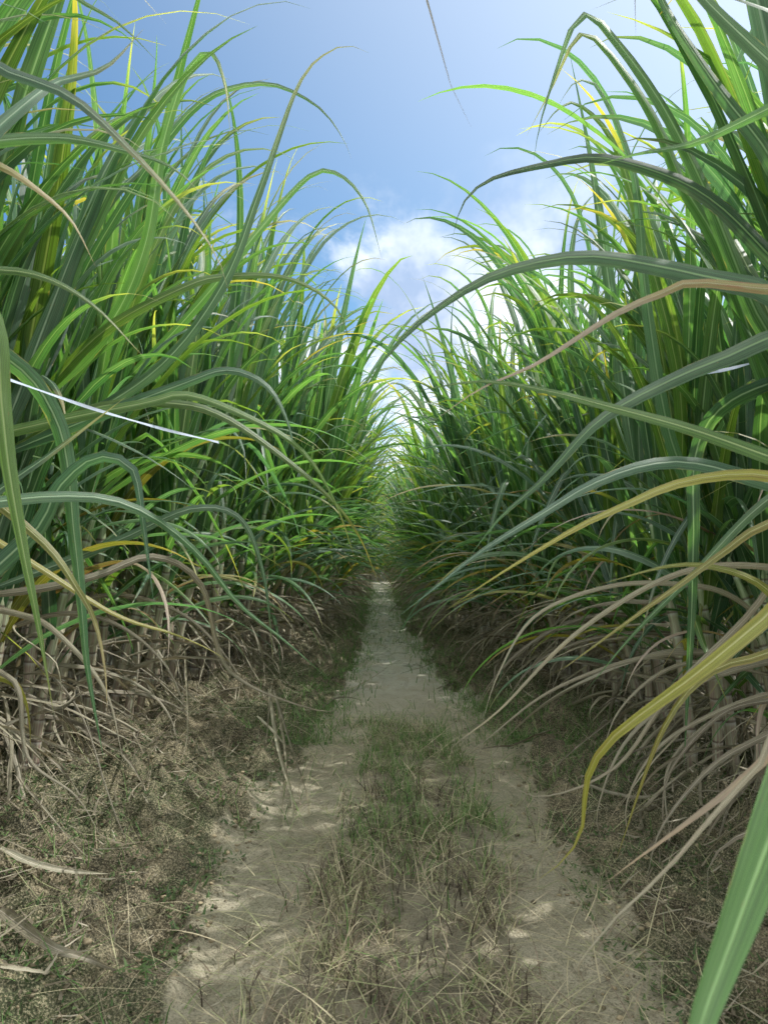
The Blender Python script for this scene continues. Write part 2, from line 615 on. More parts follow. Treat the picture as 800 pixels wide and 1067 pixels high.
def plan_leaves(s):
    """list of (kind, point, azimuth)"""
    H = s[1]
    out = []
    a0 = U(0, 2 * pi)
    for j in range(5):
        out.append(('erect', stalk_at(s, H - .12 - j * .1), a0 + j * pi + U(-.6, .6) if R() < .5 else U(-1, 1)))
    for j in range(4):
        out.append((random.choice(['arch', 'arch', 'erect', 'kink', 'erect']), stalk_at(s, H - .6 - j * .15), a0 + j * pi + U(-.8, .8) if R() < .6 else U(-1, 1)))
    for j in range(5):
        out.append(('low', stalk_at(s, U(.4, 1.25)), U(-1.9, 1.9) if j < 3 else U(0, 2 * pi)))
    return out


# --- merged foliage for canes farther off: same blades, fewer faces
def foliage_mesh(s, n=11, across=2, wide=1.2, dry=8, cnt=13):
    mb = MB()
    pl = plan_leaves(s)
    for kind, at, az in pl[:cnt]:
        k = blade_params(kind)
        L, W, th0, bend, p = (k.pop(x) for x in ('L', 'W', 'th0', 'bend', 'p'))
        mi = random.choice([0, 0, 1, 2] if kind != 'low' else [0, 0, 1, 1, 2, 3])
        leaf_ribbon(mb, L, W * wide, th0, bend, p, n, at=at, az=az, rnd=R(), mi=mi, across=across, **k)
    return mb.mesh('foliage', [M_GREEN, M_BLUE, M_LIME, M_YELL])


def thatch_mesh(cnt=16, n=8, across=1, wide=1.0, zmax=.6):
    mb = MB()
    for _ in range(cnt):
        dk = random.choice(('dry', 'drape'))
        k = blade_params(dk)
        L, W, th0, bend, p = (k.pop(x) for x in ('L', 'W', 'th0', 'bend', 'p'))
        a = U(0, 2 * pi)
        z = U(.1, zmax) if dk == 'dry' else U(.2, zmax + .1)
        leaf_ribbon(mb, L * (.6 + .4 * z), W * wide, th0, bend, p, n, at=Vector((cos(a) * .1, sin(a) * .1, z)), az=a + U(-.6, .6),
                    rnd=R(), mi=random.choice([0, 0, 1]), across=across, gut=.6, **k)
    # keep the strips above the soil
    for v in mb.v:
        if v.z < .02:
            v.z = .02 + min(.07, abs(v.z) * .08)
    return mb.mesh('dry_leaves', [M_DRY, M_STRAW])


FOL = [[foliage_mesh(s) for _ in range(2)] for s in STALKS]
THATCH_N = [thatch_mesh(24, 12, 2) for _ in range(6)]
THATCH = [thatch_mesh(17, 8, 1, 1.2) for _ in range(6)]

# far clump meshes: stalks in one, foliage in one
FAR = []
for i in range(8):
    ms, mf = MB(), MB()
    for c in range(4):
        s = random.choice(STALKS)
        off = Vector((U(-.16, .16), U(-.25, .25), 0))
        H = s[1]
        ms.tube([stalk_at(s, H * q / 6) + off for q in range(7)], [.025] * 7, 5, vs=[H * q / 6 for q in range(7)])
        for kind, at, az in plan_leaves(s):
            k = blade_params(kind)
            L, W, th0, bend, p = (k.pop(x) for x in ('L', 'W', 'th0', 'bend', 'p'))
            leaf_ribbon(mf, L, W * 1.35, th0, bend, p, 9, at=at + off, az=az, rnd=R(),
                        mi=random.choice([0, 0, 1, 2, 2] if kind != 'low' else [0, 0, 1, 2, 3]), across=1, **k)
    FAR.append((ms.mesh('stalks', M_STALK), mf.mesh('foliage', [M_GREEN, M_BLUE, M_LIME, M_YELL]), thatch_mesh(20, 6, 1, 1.3, .6)))

# ------------------------------------------------------------------ clumps
ORD = ['first', 'second', 'third', 'fourth', 'fifth', 'sixth', 'seventh', 'eighth', 'ninth', 'tenth', 'eleventh', 'twelfth',
       'thirteenth', 'fourteenth', 'fifteenth', 'sixteenth', 'seventeenth', 'eighteenth', 'nineteenth', 'twentieth',
       'twenty-first', 'twenty-second', 'twenty-third', 'twenty-fourth']
CLUMPS = {'left': [], 'right': []}
HCANES = {'left': [], 'right': []}


def near_clump(x, y, side, tall=1.0):
    e = link('sugarcane_clump', None, loc=(x, y, gz(x, y) - .02))
    inward = 0 if side == 'left' else pi
    canes = []
    for c in range(random.choice([4, 4, 5])):
        s = random.choice(STALKS)
        ox, oy = U(-.17, .17), U(-.26, .26)
        az = inward + U(-1.1, 1.1)
        st = link('cane', s[0], e, (ox, oy, 0), (U(-.12, .12), U(-.02, .18), az), tall * U(.84, 1.1))
        for kind, at, a in plan_leaves(s):
            if side == 'left' and 3.3 <= y < 9 and kind == 'low' and R() < .6:
                continue
            if y < 3.3 and kind != 'erect':
                if kind == 'low' or R() < .5:
                    continue
                a = pi + U(-1.2, 1.2)       # the nearest canes are stripped on the track side
            link('leaf', random.choice(LIB[kind]), st, at, (U(-.08, .08), U(-.08, .08), a), U(.88, 1.1))
        canes.append(st)
    # dry trash hanging from the lower nodes
    for _ in range(9 if y > 3.6 else 3):
        a = inward + U(-2, 2)
        dk = random.choice(('dry', 'drape', 'drape')) if y > 3.6 else 'dry'
        link('dry_leaf', random.choice(LIB[dk]), e, (cos(a) * .12, U(-.28, .28), U(.2, .95) if dk == 'dry' else U(.25, .95)), (U(-.1, .1), U(-.1, .1), a), U(.8, 1.1))
    link('dry_leaves', random.choice(THATCH_N), e, (0, 0, 0), (0, 0, U(0, 6.28)), U(.85, 1.1))
    return e, canes


def mid_clump(x, y, side, tall=1.0, thatch=True):
    e = link('sugarcane_clump', None, loc=(x, y, gz(x, y) - .02))
    inward = 0 if side == 'left' else pi
    for c in range(4):
        i = random.randrange(len(STALKS))
        st = link('cane', STALKS[i][0], e, (U(-.18, .18), U(-.28, .28), 0), (U(-.12, .12), U(.0, .2), inward + U(-1.2, 1.2)), tall * U(.82, 1.1))
        link('foliage', random.choice(FOL[i]), st, (0, 0, 0), (0, 0, 0))
    if thatch:
        link('dry_leaves', random.choice(THATCH), e, (0, 0, 0), (0, 0, U(0, 6.28)), U(.9, 1.15))
    return e


def far_clump(x, y, side, tall=1.0, thatch=True):
    e = link('sugarcane_clump', None, loc=(x, y, gz(x, y) - .02))
    f = random.choice(FAR)
    a = U(0, 6.28)
    sc = tall * U(.84, 1.1)
    ln = U(-.02, .11) * (1 if side == 'left' else -1)
    e.rotation_euler = (U(-.08, .08), ln, 0)
    link('canes', f[0], e, rot=(0, 0, a), scale=sc)
    link('foliage', f[1], e, rot=(0, 0, a), scale=sc)
    if thatch:
        link('dry_leaves', f[2], e, rot=(0, 0, a), scale=U(.9, 1.2))
    return e


for side, row, sg in (('left', ROW_L, -1), ('right', ROW_R, 1)):
    # front row
    y = 1.0
    k = 0
    while y < 30:
        x = poly(row, y) + U(-.16, .16)
        tall = U(.90, 1.14) * lerp(1.06, 1.0, sm(4, 9, y))
        tall *= lerp(1.0, .92, sm(7, 12, y)) if side == 'right' else 1 + .13 * sm(3.5, 5.5, y) * (1 - sm(10, 17, y))
        tall *= lerp(.90, 1, sm(4, 7, y))
        if y < 9.5:
            e, canes = near_clump(x, y, side, tall)
            CLUMPS[side].append(e)
            HCANES[side].append((e, canes))
        elif y < 19:
            e = mid_clump(x, y, side, tall)
        else:
            e = far_clump(x, y, side, tall)
        if k < 24:
            tag(e, f'{ORD[k]} sugarcane clump from the camera in the front row {side} of the track', 'sugarcane',
                f'sugarcane clumps in the front row {side} of the track')
        else:
            tag(e, f'sugarcane clump in the far narrowing stretch of the row {side} of the track', 'sugarcane',
                f'far sugarcane clumps {side} of the track')
        k += 1
        y += U(.40, .66) if y < 9.5 else (U(.48, .72) if y < 19 else U(.68, .9))
    # second row, seen through the gaps
    y = .8 if side == 'left' else 1.6
    while y < 24:
        x = poly(row, y) + sg * 1.0 + U(-.12, .12)
        e = mid_clump(x, y, side, U(.98, 1.12), True) if y < 10 else far_clump(x, y, side, U(.95, 1.08), False)
        tag(e, f'sugarcane clump standing behind the front row {side} of the track', 'sugarcane', f'sugarcane clumps of the second row {side} of the track')
        y += U(.55, .7) if y < 10 else U(.8, 1.0)
    y = 2.0 if side == 'left' else 6.5
    while y < 11:
        x = poly(row, y) + sg * 2.0 + U(-.15, .15)
        e = far_clump(x, y, side, U(.98, 1.12), False)
        tag(e, f'sugarcane clump deep inside the field {side} of the track', 'sugarcane', f'sugarcane clumps deep in the field {side} of the track')
        y += U(.7, .9)

for x, y in ((-.75, 30.6), (.05, 31.3), (.8, 30.8), (-.3, 32.4), (.5, 32.6), (1.5, 31.6), (-1.5, 31.5)):
    e = far_clump(x, y, 'left', U(.7, .85))
    tag(e, 'sugarcane clump closing off the far end of the track', 'sugarcane', 'sugarcane clumps across the end of the track')

# field beyond: one mass
mf = MB()


def mass_cane(x, y, base, wide, n=7):
    H = U(2.3, 3.0)
    a0 = U(0, 6.28)
    for j in range(8):
        kind = 'erect' if j < 4 else 'arch'
        k = blade_params(kind)
        L, W, th0, bend, p = (k.pop(q) for q in ('L', 'W', 'th0', 'bend', 'p'))
        leaf_ribbon(mf, L, W * wide, th0, bend, p, n, at=Vector((x, y, base + H - .1 * j)), az=a0 + j * pi + U(-.7, .7), rnd=R(),
                    mi=random.choice([0, 1, 2, 2]), across=1, **k)
    for j in range(5):
        k = blade_params('low')
        L, W, th0, bend, p = (k.pop(q) for q in ('L', 'W', 'th0', 'bend', 'p'))
        leaf_ribbon(mf, L, W * wide, th0, bend, p, n, at=Vector((x, y, base + U(.6, 1.9))), az=U(0, 6.28), rnd=R(),
                    mi=random.choice([0, 2, 2, 3]), across=1, **k)


for _ in range(500):
    k = blade_params('low')
    L, W, th0, bend, p = (k.pop(q) for q in ('L', 'W', 'th0', 'bend', 'p'))
    leaf_ribbon(mf, L * .9, W * 2, th0, bend, p, 6, at=Vector((U(-3, 3), U(31.5, 36), U(.1, 1.3))), az=U(0, 6.28), rnd=R(), mi=random.choice([0, 2, 3, 4]),
                across=1, **k)
for _ in range(420):
    y = U(33, 48)
    mass_cane(U(-5, 5) if R() < .6 else U(-14, 14), y, 0, 2.0)
for _ in range(260):
    sg = random.choice((-1, 1))
    y = U(11, 36)
    mass_cane(sg * U(3.0, 7.0), y, 0, 1.5)
tag(link('sugarcane_field', mf.mesh('sugarcane_field', [M_GREEN, M_BLUE, M_LIME, M_YELL, M_DRY])), 'mass of sugarcane foliage closing off the far end of the track',
    'sugarcane', kind='stuff')

# ------------------------------------------------------------------ leaves that stand out, rooted on the nearest canes
bpy.context.view_layer.update()


def catmull(P, n):
    pts = []
    Q = [P[0] * 2 - P[1]] + P + [P[-1] * 2 - P[-2]]
    m = len(P) - 1
    seg = [(P[i + 1] - P[i]).length for i in range(m)]
    tot = sum(seg)
    for j in range(n + 1):
        s = tot * j / n
        i = 0
        while i < m - 1 and s > seg[i]:
            s -= seg[i]
            i += 1
        t = min(1, s / max(seg[i], 1e-6))
        a, b, c, d = Q[i], Q[i + 1], Q[i + 2], Q[i + 3]
        pts.append(.5 * ((2 * b) + (c - a) * t + (2 * a - 5 * b + 4 * c - d) * t * t + (-a + 3 * b - 3 * c + d) * t ** 3))
    return pts


def hero(side, pp, W, mat, name='leaf', label=None, tw=(0.0, 0.0), root=True, gut=.3, face=0.0, wave=.03, prof=None):
    P = [Vector(q[1:]) if q[0] == 'w' else px(*q) for q in pp]
    best = None
    D0 = (P[1] - P[0]).normalized()
    want = P[0] - D0 * .45 - Vector((0, 0, .15))
    W *= 1.2
    for e, canes in HCANES[side]:
        for c in canes:
            s = [q for q in STALKS if q[0] is c.data][0]
            for zz in (.8, 1.1, 1.4, 1.7, 2.0, 2.3, 2.6):
                if zz > s[1]:
                    continue
                w = c.matrix_world @ stalk_at(s, zz)
                sc = (want - w).length
                if best is None or sc < best[0]:
                    best = (sc, e, w)
    e = best[1]
    if root:
        P = [best[2]] + ([P[0].lerp(best[2], .45) * .6 + (P[0] - D0 * (P[0] - best[2]).length * .45) * .4] if (P[0] - best[2]).length > .5 else []) + P
    n = 34
    pts = catmull(P, n)
    tot = n
    sides = []
    for i in range(n + 1):
        t = (pts[min(i + 1, n)] - pts[max(i - 1, 0)]).normalized()
        h = t.cross((pts[i] - CM.translation).normalized())
        if h.length < .1:
            h = Vector((1, 0, 0)) if not sides else sides[-1]
        h.normalize()
        if sides and sides[-1].dot(h) < 0:
            h = -h
        h = Matrix.Rotation(face * .6 + lerp(tw[0], tw[1], i / n), 3, t) @ h
        sides.append(h)
    # keep continuous
    ws = [W * (prof(i / n) if prof else wprof(i / n)) for i in range(n + 1)]
    mb = MB()
    inv = e.matrix_world.inverted()
    mb.ribbon([inv @ q for q in pts], sides, ws, R(), gut, 4, 0, wave)
    o = link(name, mb.mesh(name, mat), e)
    if label:
        o['label'] = label
    return o


G, B, LM, Y, RU, D, S = M_GREEN, M_BLUE, M_LIME, M_YELL, M_RUST, M_DRY, M_STRAW


def P3(lst, d0, d1):
    n = len(lst) - 1
    return [(a, b, lerp(d0, d1, i / n)) for i, (a, b) in enumerate(lst)]


# right
hero('right', P3([(870, 345), (800, 303), (740, 289), (690, 278), (620, 267), (560, 273), (500, 293), (440, 333), (400, 375), (370, 422)], 1.6, 1.7), .056, M_DEEP, face=.9,
     label='long dark green leaf arching far out over the track')
hero('right', P3([(830, 300), (800, 265), (750, 215), (700, 185), (625, 164), (565, 172), (510, 187), (482, 212), (472, 246)], 2.3, 2.3), .056, M_DEEP, face=.9)
hero('right', P3([(860, 85), (800, 113), (725, 148), (665, 160), (620, 172)], 2.0, 2.3), .045, G, face=.7)
hero('right', P3([(850, 305), (790, 300), (720, 294), (690, 305), (640, 327), (560, 378), (500, 405), (450, 440)], 1.5, 1.6), .026, M_RUST, face=.8,
     label='brown withered leaf slanting down across the green ones')
hero('right', P3([(860, 495), (800, 475), (720, 447), (625, 421), (565, 406), (500, 397), (420, 410)], 1.5, 1.6), .042, LM, face=.8)
hero('right', P3([(860, 510), (800, 495), (750, 495), (700, 505), (660, 522), (600, 550), (525, 595), (465, 635)], 1.6, 1.7), .034, Y, face=.8,
     label='long leaf turning yellow towards its tip above the track')
hero('right', P3([(790, 500), (720, 482), (670, 485), (615, 505), (565, 535), (500, 575), (450, 615), (415, 642)], 2.0, 1.9), .044, B, face=.7)
hero('right', P3([(860, 335), (800, 352), (760, 370), (700, 395), (625, 437), (565, 500), (520, 540), (483, 588)], 1.9, 2.0), .052, M_DEEP, face=.9)
hero('right', P3([(820, 630), (790, 607), (750, 592), (700, 589), (620, 610)], 2.0, 2.0), .036, Y, face=.8, label='yellow leaf with green base beside the track')
hero('right', P3([(800, 545), (760, 570), (710, 607), (650, 650), (590, 694), (573, 703)], 1.8, 1.8), .028, Y, face=.8)
hero('right', P3([(870, 580), (800, 640), (725, 702), (680, 735), (640, 766), (617, 795), (609, 822), (606, 862), (590, 893), (560, 917)], 1.25, 1.5), .043, Y, face=.9,
     label='thick yellow green leaf bent over with a dry tail')
hero('right', P3([(860, 740), (800, 788), (750, 830), (700, 868), (660, 897), (628, 922)], .95, 1.1), .036, RU, face=1.0, label='rust spotted leaf in the lower right foreground')
hero('right', P3([(860, 720), (790, 797), (740, 852), (690, 910), (640, 957), (600, 1007), (568, 1052)], .9, .95), .017, S, face=.8)
hero('right', P3([(925, 560), (870, 700), (832, 795), (799, 880), (762, 980), (730, 1067), (712, 1130)], .66, .52), .068, M_FORE, face=.25, gut=.15,
     label='broad green leaf hanging close to the camera at lower right', prof=lambda t: 1.0 if t < .6 else max(.05, 1 - ((t - .6) / .45) ** 1.3))
hero('right', P3([(840, 240), (800, 160), (750, 95), (700, 20), (670, -40), (640, -90)], 2.3, 2.4), .062, G, face=1.0)
hero('right', P3([(880, 130), (800, 62), (735, 0), (690, -50), (640, -80)], 1.6, 1.7), .066, G, face=1.0)
hero('right', P3([(840, 400), (790, 330), (740, 210), (690, 110), (640, 40), (615, 15), (597, 25), (580, 70), (562, 130), (556, 168)], 2.7, 2.6), .068, G, face=.9, tw=(0, .3))
hero('right', P3([(800, 400), (750, 260), (710, 190), (680, 120), (635, 55), (613, 36), (597, 42), (575, 90), (548, 142)], 2.8, 2.7), .062, G, face=.9, tw=(0, .3))
hero('right', P3([(690, 420), (672, 300), (660, 180), (625, 95), (600, 85), (580, 112)], 3.4, 3.1), .058, B, face=.9)
hero('right', P3([(700, 360), (668, 240), (640, 150), (605, 110), (583, 112), (560, 140)], 3.6, 3.3), .058, LM, face=.9)
hero('right', P3([(725, 470), (722, 560), (720, 640), (716, 720), (712, 800)], 3.0, 3.0), .05, G, face=.2)
hero('right', P3([(860, 640), (800, 680), (740, 700), (690, 760), (640, 900)], 1.9, 2.0), .03, Y, face=.7)
hero('right', P3([(840, 560), (780, 640), (700, 720), (640, 800), (560, 830), (510, 800)], 2.2, 2.6), .02, D, name='dry_leaf')
hero('right', P3([(790, 590), (700, 600), (600, 660), (520, 740), (470, 780), (476, 800)], 2.6, 2.8), .02, S, name='dry_leaf')
for q, d, w_ in (([(760, 700), (710, 720), (650, 775), (622, 845), (628, 880)], 3.2, .024), ([(730, 750), (680, 785), (652, 840), (660, 895)], 3.0, .02),
                 ([(720, 680), (650, 690), (570, 722), (505, 772), (480, 790)], 3.8, .022), ([(790, 770), (740, 800), (690, 860), (672, 920)], 2.5, .024),
                 ([(690, 660), (620, 665), (560, 690), (520, 740)], 4.4, .026), ([(800, 730), (750, 745), (700, 800), (690, 850), (700, 890)], 2.7, .02),
                 ([(740, 690), (690, 700), (645, 740), (625, 790)], 3.6, .02), ([(640, 640), (590, 650), (540, 680), (505, 720), (498, 745)], 5.2, .028)):
    hero('right', P3(q, d, d - .1), w_, random.choice((D, S)), name='dry_leaf')
for q, d, w_ in (([(20, 640), (60, 660), (110, 720), (130, 800)], 3.2, .024), ([(60, 640), (120, 650), (170, 690), (200, 750)], 4.0, .024),
                 ([(0, 700), (20, 720), (30, 790), (80, 830), (110, 880)], 2.8, .02), ([(120, 620), (190, 640), (240, 690), (262, 740)], 4.8, .026)):
    hero('left', P3(q, d, d - .1), w_, random.choice((D, S)), name='dry_leaf')
hero('right', P3([(720, 610), (640, 610), (560, 640), (520, 700), (500, 760)], 3.4, 3.2), .022, S, name='dry_leaf')
# thin leaf tips hanging down into the sky
hero('right', [('w', 1.5, 1.6, 2.6), ('w', .9, 1.5, 2.9), ('w', .35, 1.3, 2.75), (452, -60, 1.25), (455, 30, 1.25), (468, 85, 1.25), (491, 133, 1.25)], .018, D,
     label='thin dark leaf tip dangling in front of the sky')
hero('right', [('w', 1.8, 1.6, 2.5), ('w', 1.3, 1.5, 2.8), ('w', .7, 1.4, 2.6), (662, -60, 1.5), (661, -10, 1.5), (662, 36, 1.5)], .03, D)
hero('right', P3([(900, 470), (800, 520), (720, 600), (660, 660), (610, 720)], 2.1, 2.3), .035, G, face=.8)
# left
hero('left', P3([(-60, 40), (0, 71), (75, 101), (140, 160), (190, 215), (225, 265), (238, 302)], 1.5, 1.5), .036, B, face=-.8,
     label='pale grey green leaf drooping across the upper left corner')
hero('left', P3([(-60, 200), (-20, 150), (30, 105), (60, 85), (110, 70), (150, 30)], 1.6, 1.9), .055, B, face=-.8)
hero('left', P3([(-60, 165), (-20, 149), (50, 143), (100, 149), (175, 172), (212, 204)], 1.9, 2.0), .045, G, face=-.8)
hero('left', P3([(-60, 150), (0, 172), (40, 198), (75, 230), (100, 278)], 1.7, 1.8), .036, Y, face=-.8)
hero('left', P3([(-60, 285), (0, 281), (50, 290), (100, 320), (152, 374)], 1.8, 1.9), .036, LM, face=-.8)
hero('left', P3([(0, -80), (70, -10), (125, 25), (166, 66)], 2.4, 2.4), .05, G, face=-.8)
hero('left', P3([(-60, 560), (0, 510), (50, 475), (90, 445), (132, 413)], 2.2, 2.5), .04, G, face=-.8)
hero('left', P3([(-60, 535), (-20, 525), (50, 517), (115, 520), (165, 542), (210, 580), (250, 630), (300, 670), (347, 712)], 1.9, 2.6), .038, G, face=-.8,
     label='long green leaf arching low towards the track')
hero('left', P3([(30, 560), (60, 510), (92, 480), (117, 477), (140, 492), (150, 550), (161, 632)], 2.3, 2.3), .058, B, face=-.5, tw=(0, .5))
hero('left', P3([(-10, 330), (2, 420), (10, 490), (25, 575), (40, 650), (56, 742)], 1.8, 1.8), .05, LM, face=.2, label='bright green leaf hanging straight down by the stems')
hero('left', P3([(60, 440), (78, 560), (86, 640), (92, 700), (109, 795)], 2.4, 2.4), .05, G, face=.2)
hero('left', P3([(190, 400), (230, 386), (258, 390), (282, 406), (300, 440), (311, 492)], 3.2, 3.2), .05, B, face=-.6)
hero('left', P3([(150, 420), (200, 412), (280, 445), (320, 475), (350, 525), (371, 585)], 2.8, 3.0), .04, LM, face=-.8)
hero('left', P3([(180, 420), (235, 435), (300, 480), (345, 520), (375, 560), (395, 610)], 3.3, 3.6), .04, LM, face=-.8)
hero('left', P3([(40, 560), (82, 615), (100, 650), (110, 700), (112, 745)], 2.2, 2.2), .03, Y, face=-.3)
hero('left', P3([(40, 590), (120, 640), (180, 660), (215, 675), (240, 690)], 2.6, 2.8), .026, Y, face=-.8)
hero('left', P3([(100, 600), (160, 580), (210, 610), (240, 700), (330, 740), (360, 735)], 3.4, 4.2), .03, S, name='dry_leaf')
hero('left', P3([(130, 560), (200, 530), (250, 540), (275, 600), (285, 690)], 3.6, 3.8), .04, B, face=-.5)
hero('left', P3([(150, 330), (215, 120), (250, 140), (330, 90), (372, 110), (400, 300)], 3.2, 2.8), .04, G, face=-.5) if False else None
hero('left', P3([(150, 260), (170, 150), (195, 75), (220, 55), (235, 90), (240, 140)], 3.6, 3.4), .06, G, face=-.5)
hero('left', P3([(230, 300), (270, 200), (310, 90), (340, 55), (365, 48), (384, 55)], 3.6, 3.6), .055, B, face=-.9)
hero('left', P3([(150, 180), (200, 115), (240, 92), (285, 88), (330, 110), (355, 140), (366, 165)], 3.8, 3.6), .05, G, face=-.8)
hero('left', P3([(230, 290), (270, 240), (320, 185), (350, 180), (380, 210), (398, 270)], 4.6, 4.4), .055, G, face=-.8)
hero('left', P3([(190, 300), (235, 288), (300, 290), (350, 320), (368, 370)], 3.6, 3.8), .05, LM, face=-.8)

# ------------------------------------------------------------------ ground
def spaced(a, b, fine0, fine1, st, grow):
    xs = [fine0]
    while xs[-1] < fine1:
        xs.append(xs[-1] + st)
    s = st
    while xs[-1] < b:
        s *= grow
        xs.append(xs[-1] + s)
    s = st
    while xs[0] > a:
        s *= grow
        xs.insert(0, xs[0] - s)
    return xs


XS = spaced(-600, 600, -2.3, 2.3, .026, 1.12)
YS = [1.6]
while YS[-1] < 900:
    YS.append(YS[-1] + (.022 if YS[-1] < 4 else min(.02 * YS[-1] ** 1.0 * .5, 60) if YS[-1] < 60 else YS[-1] * .15))
s = .05
while YS[0] > -60:
    YS.insert(0, YS[0] - s)
    s *= 1.3
nx, ny = len(XS), len(YS)
verts, pa, mi_ = [], [], []
for y in YS:
    for x in XS:
        near = abs(x) < 12 and -3 < y < 60
        verts.append((x, y, gz(x, y) if near else .16))
        pa.append(pathness(x, y) if near else 0)
        mi_.append(midness(x, y) if near and y > -3 else 0)
fg, fp = [], []
for j in range(ny - 1):
    for i in range(nx - 1):
        q = (j * nx + i, j * nx + i + 1, (j + 1) * nx + i + 1, (j + 1) * nx + i)
        c = sum(pa[k] for k in q) / 4
        (fp if c > .5 else fg).append(q)


def sheet(name, faces):
    used = sorted({k for f in faces for k in f})
    idx = {k: n for n, k in enumerate(used)}
    me = bpy.data.meshes.new(name)
    me.from_pydata([verts[k] for k in used], [], [tuple(idx[k] for k in f) for f in faces])
    for nm, src in (('path', pa), ('mid', mi_)):
        a = me.attributes.new(nm, 'FLOAT', 'POINT')
        a.data.foreach_set('value', [src[k] for k in used])
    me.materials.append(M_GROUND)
    me.polygons.foreach_set('use_smooth', [True] * len(faces))
    return tag(link(name, me), kind='structure')


tag(sheet('ground', fg), 'rough soil banks with moss and clods on both sides of the track', 'ground')
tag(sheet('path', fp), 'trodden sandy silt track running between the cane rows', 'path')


# ------------------------------------------------------------------ grass, weeds, litter, clods (nobody could count them)
def blade(mb, x, y, h, w, lean, az, n=4, rnd=0.0, curl=1.0, z=None, across=1):
    z = gz(x, y) - .004 if z is None else z
    pts, sides = leaf_curve(h, lean, curl, 1.4, n, az, azd=U(-.8, .8), twist=U(-1, 1))
    o = Vector((x, y, z))
    pts = [p + o for p in pts]
    for p in pts:
        if p.z < z:
            p.z = z + .004
    mb.ribbon(pts, sides, [w * (1 - (i / n) ** 1.5 * .9) for i in range(n + 1)], rnd, .15, across)


mg = MB()
N = 0
for _ in range(90000):
    y = 1.9 + 4.6 * R() ** 1.5
    x = U(-.7, 1.0)
    cl = noise.noise(Vector((x * 3.2, y * 3.2, 21))) * .5 + .5
    cl2 = noise.noise(Vector((x * 11, y * 11, 77))) * .5 + .5
    if R() < midness(x, y) * (.25 + cl) * sm(.32, .62, cl) * (.1 + sm(.36, .66, cl2)) * 1.5:
        h = U(.03, .09) + .13 * R() ** 4
        blade(mg, x, y, h, U(.003, .0065), U(.3, 1.5), U(0, 6.28), 4, min(1, max(0, cl2 * .9 + U(-.35, .35))), U(.2, 2.2))
        N += 1
        if N > 8000:
            break
# long flattened straws
for _ in range(1500):
    y = 1.9 + 4.5 * R() ** 1.3
    x = U(-.5, .8) * 1.2 + .05
    blade(mg, x, y, U(.12, .42), U(.0025, .0055), U(1.1, 1.55), U(0, 6.28), 6, U(.2, .8), U(0, .9), z=gz(x, y) + U(.0, .06))
for _ in range(1300):
    sg = random.choice((-1, 1))
    y = 1.9 + 5 * R() ** 1.2
    x = sg * U(.72, 2.1)
    blade(mg, x, y, U(.1, .5), U(.002, .005), U(.7, 1.5), U(0, 6.28), 6, U(.2, 1), U(0, .9))
# dead weeds: dark curled stems with a few side twigs
for _ in range(230):
    y = 1.85 + 2.6 * R() ** 1.2
    x = U(-.55, .75)
    if R() > midness(x, y) + .15:
        continue
    h = U(.07, .19)
    az = U(0, 6.28)
    rr = U(0, .12) if R() < .6 else U(.9, 1)
    z0 = gz(x, y) - .004
    pts, sides = leaf_curve(h, U(0, .5), U(-.4, 1.4), 1.5, 7, az, azd=U(-1.5, 1.5), jit=.5)
    pts = [p + Vector((x, y, z0)) for p in pts]
    mg.tube(pts, [.0026 * (1 - .7 * i / 7) for i in range(8)], 4, rr)
    for j in (2, 3, 4, 5, 6):
        for _k in range(2):
            q = pts[j]
            blade(mg, q.x, q.y, U(.02, .07), U(.002, .004), U(.5, 1.6), U(0, 6.28), 4, rr + U(0, .05), U(-1, 2), z=q.z)
tag(link('dry_grass', mg.mesh('dry_grass', M_DRYGRASS)), 'dry brown grass stalks on the middle strip of the track', 'grass', kind='stuff')

mg = MB()
N = 0
for _ in range(40000):
    y = U(2.6, 7.2)
    x = U(-.5, .95)
    cl = noise.noise(Vector((x * 5, y * 3, 33))) * .5 + .5
    if R() < (.12 + midness(x, y)) * sm(.38, .66, cl) * 1.2 * sm(2.4, 4.9, y) * (1 - sm(6.0, 7.2, y)):
        blade(mg, x, y, U(.06, .2), U(.003, .006), U(.1, 1.0), U(0, 6.28), 5, R(), U(.3, 1.6))
        N += 1
        if N > 2200:
            break
for (cx, cy, r, c) in ((.2, 3.6, .12, 60), (-.95, 2.4, .25, 120), (-1.3, 3.2, .3, 140), (.1, 2.4, .12, 40), (1.35, 4.6, .22, 700), (1.4, 5.6, .25, 700), (1.15, 6.6, .2, 500), (-.9, 4.1, .2, 60),
                       (.55, 3.9, .1, 70), (-1.1, 2.1, .2, 80), (1.35, 3.0, .25, 70)):
    for _ in range(c):
        blade(mg, random.gauss(cx, r), random.gauss(cy, r), U(.05, .2), U(.003, .006), U(.2, 1.3), U(0, 6.28), 5, R(), U(.2, 1.4))
for _ in range(7000):      # fringe of weeds along both edges farther up
    y = 5.5 + 20 * R() ** 1.6
    sg = random.choice((-1, 1))
    ex = poly(EDGE_L, y) if sg < 0 else poly(EDGE_R, y)
    x = ex + sg * random.gauss(.08, .18)
    blade(mg, x, y, U(.05, .2), U(.004, .007) * (1 + y * .03), U(.1, 1.2), U(0, 6.28), 4, R() * .8, U(.3, 1.5))
tag(link('green_grass', mg.mesh('green_grass', M_GRASS)), 'patches of short green grass on the track and its edges', 'grass', kind='stuff')

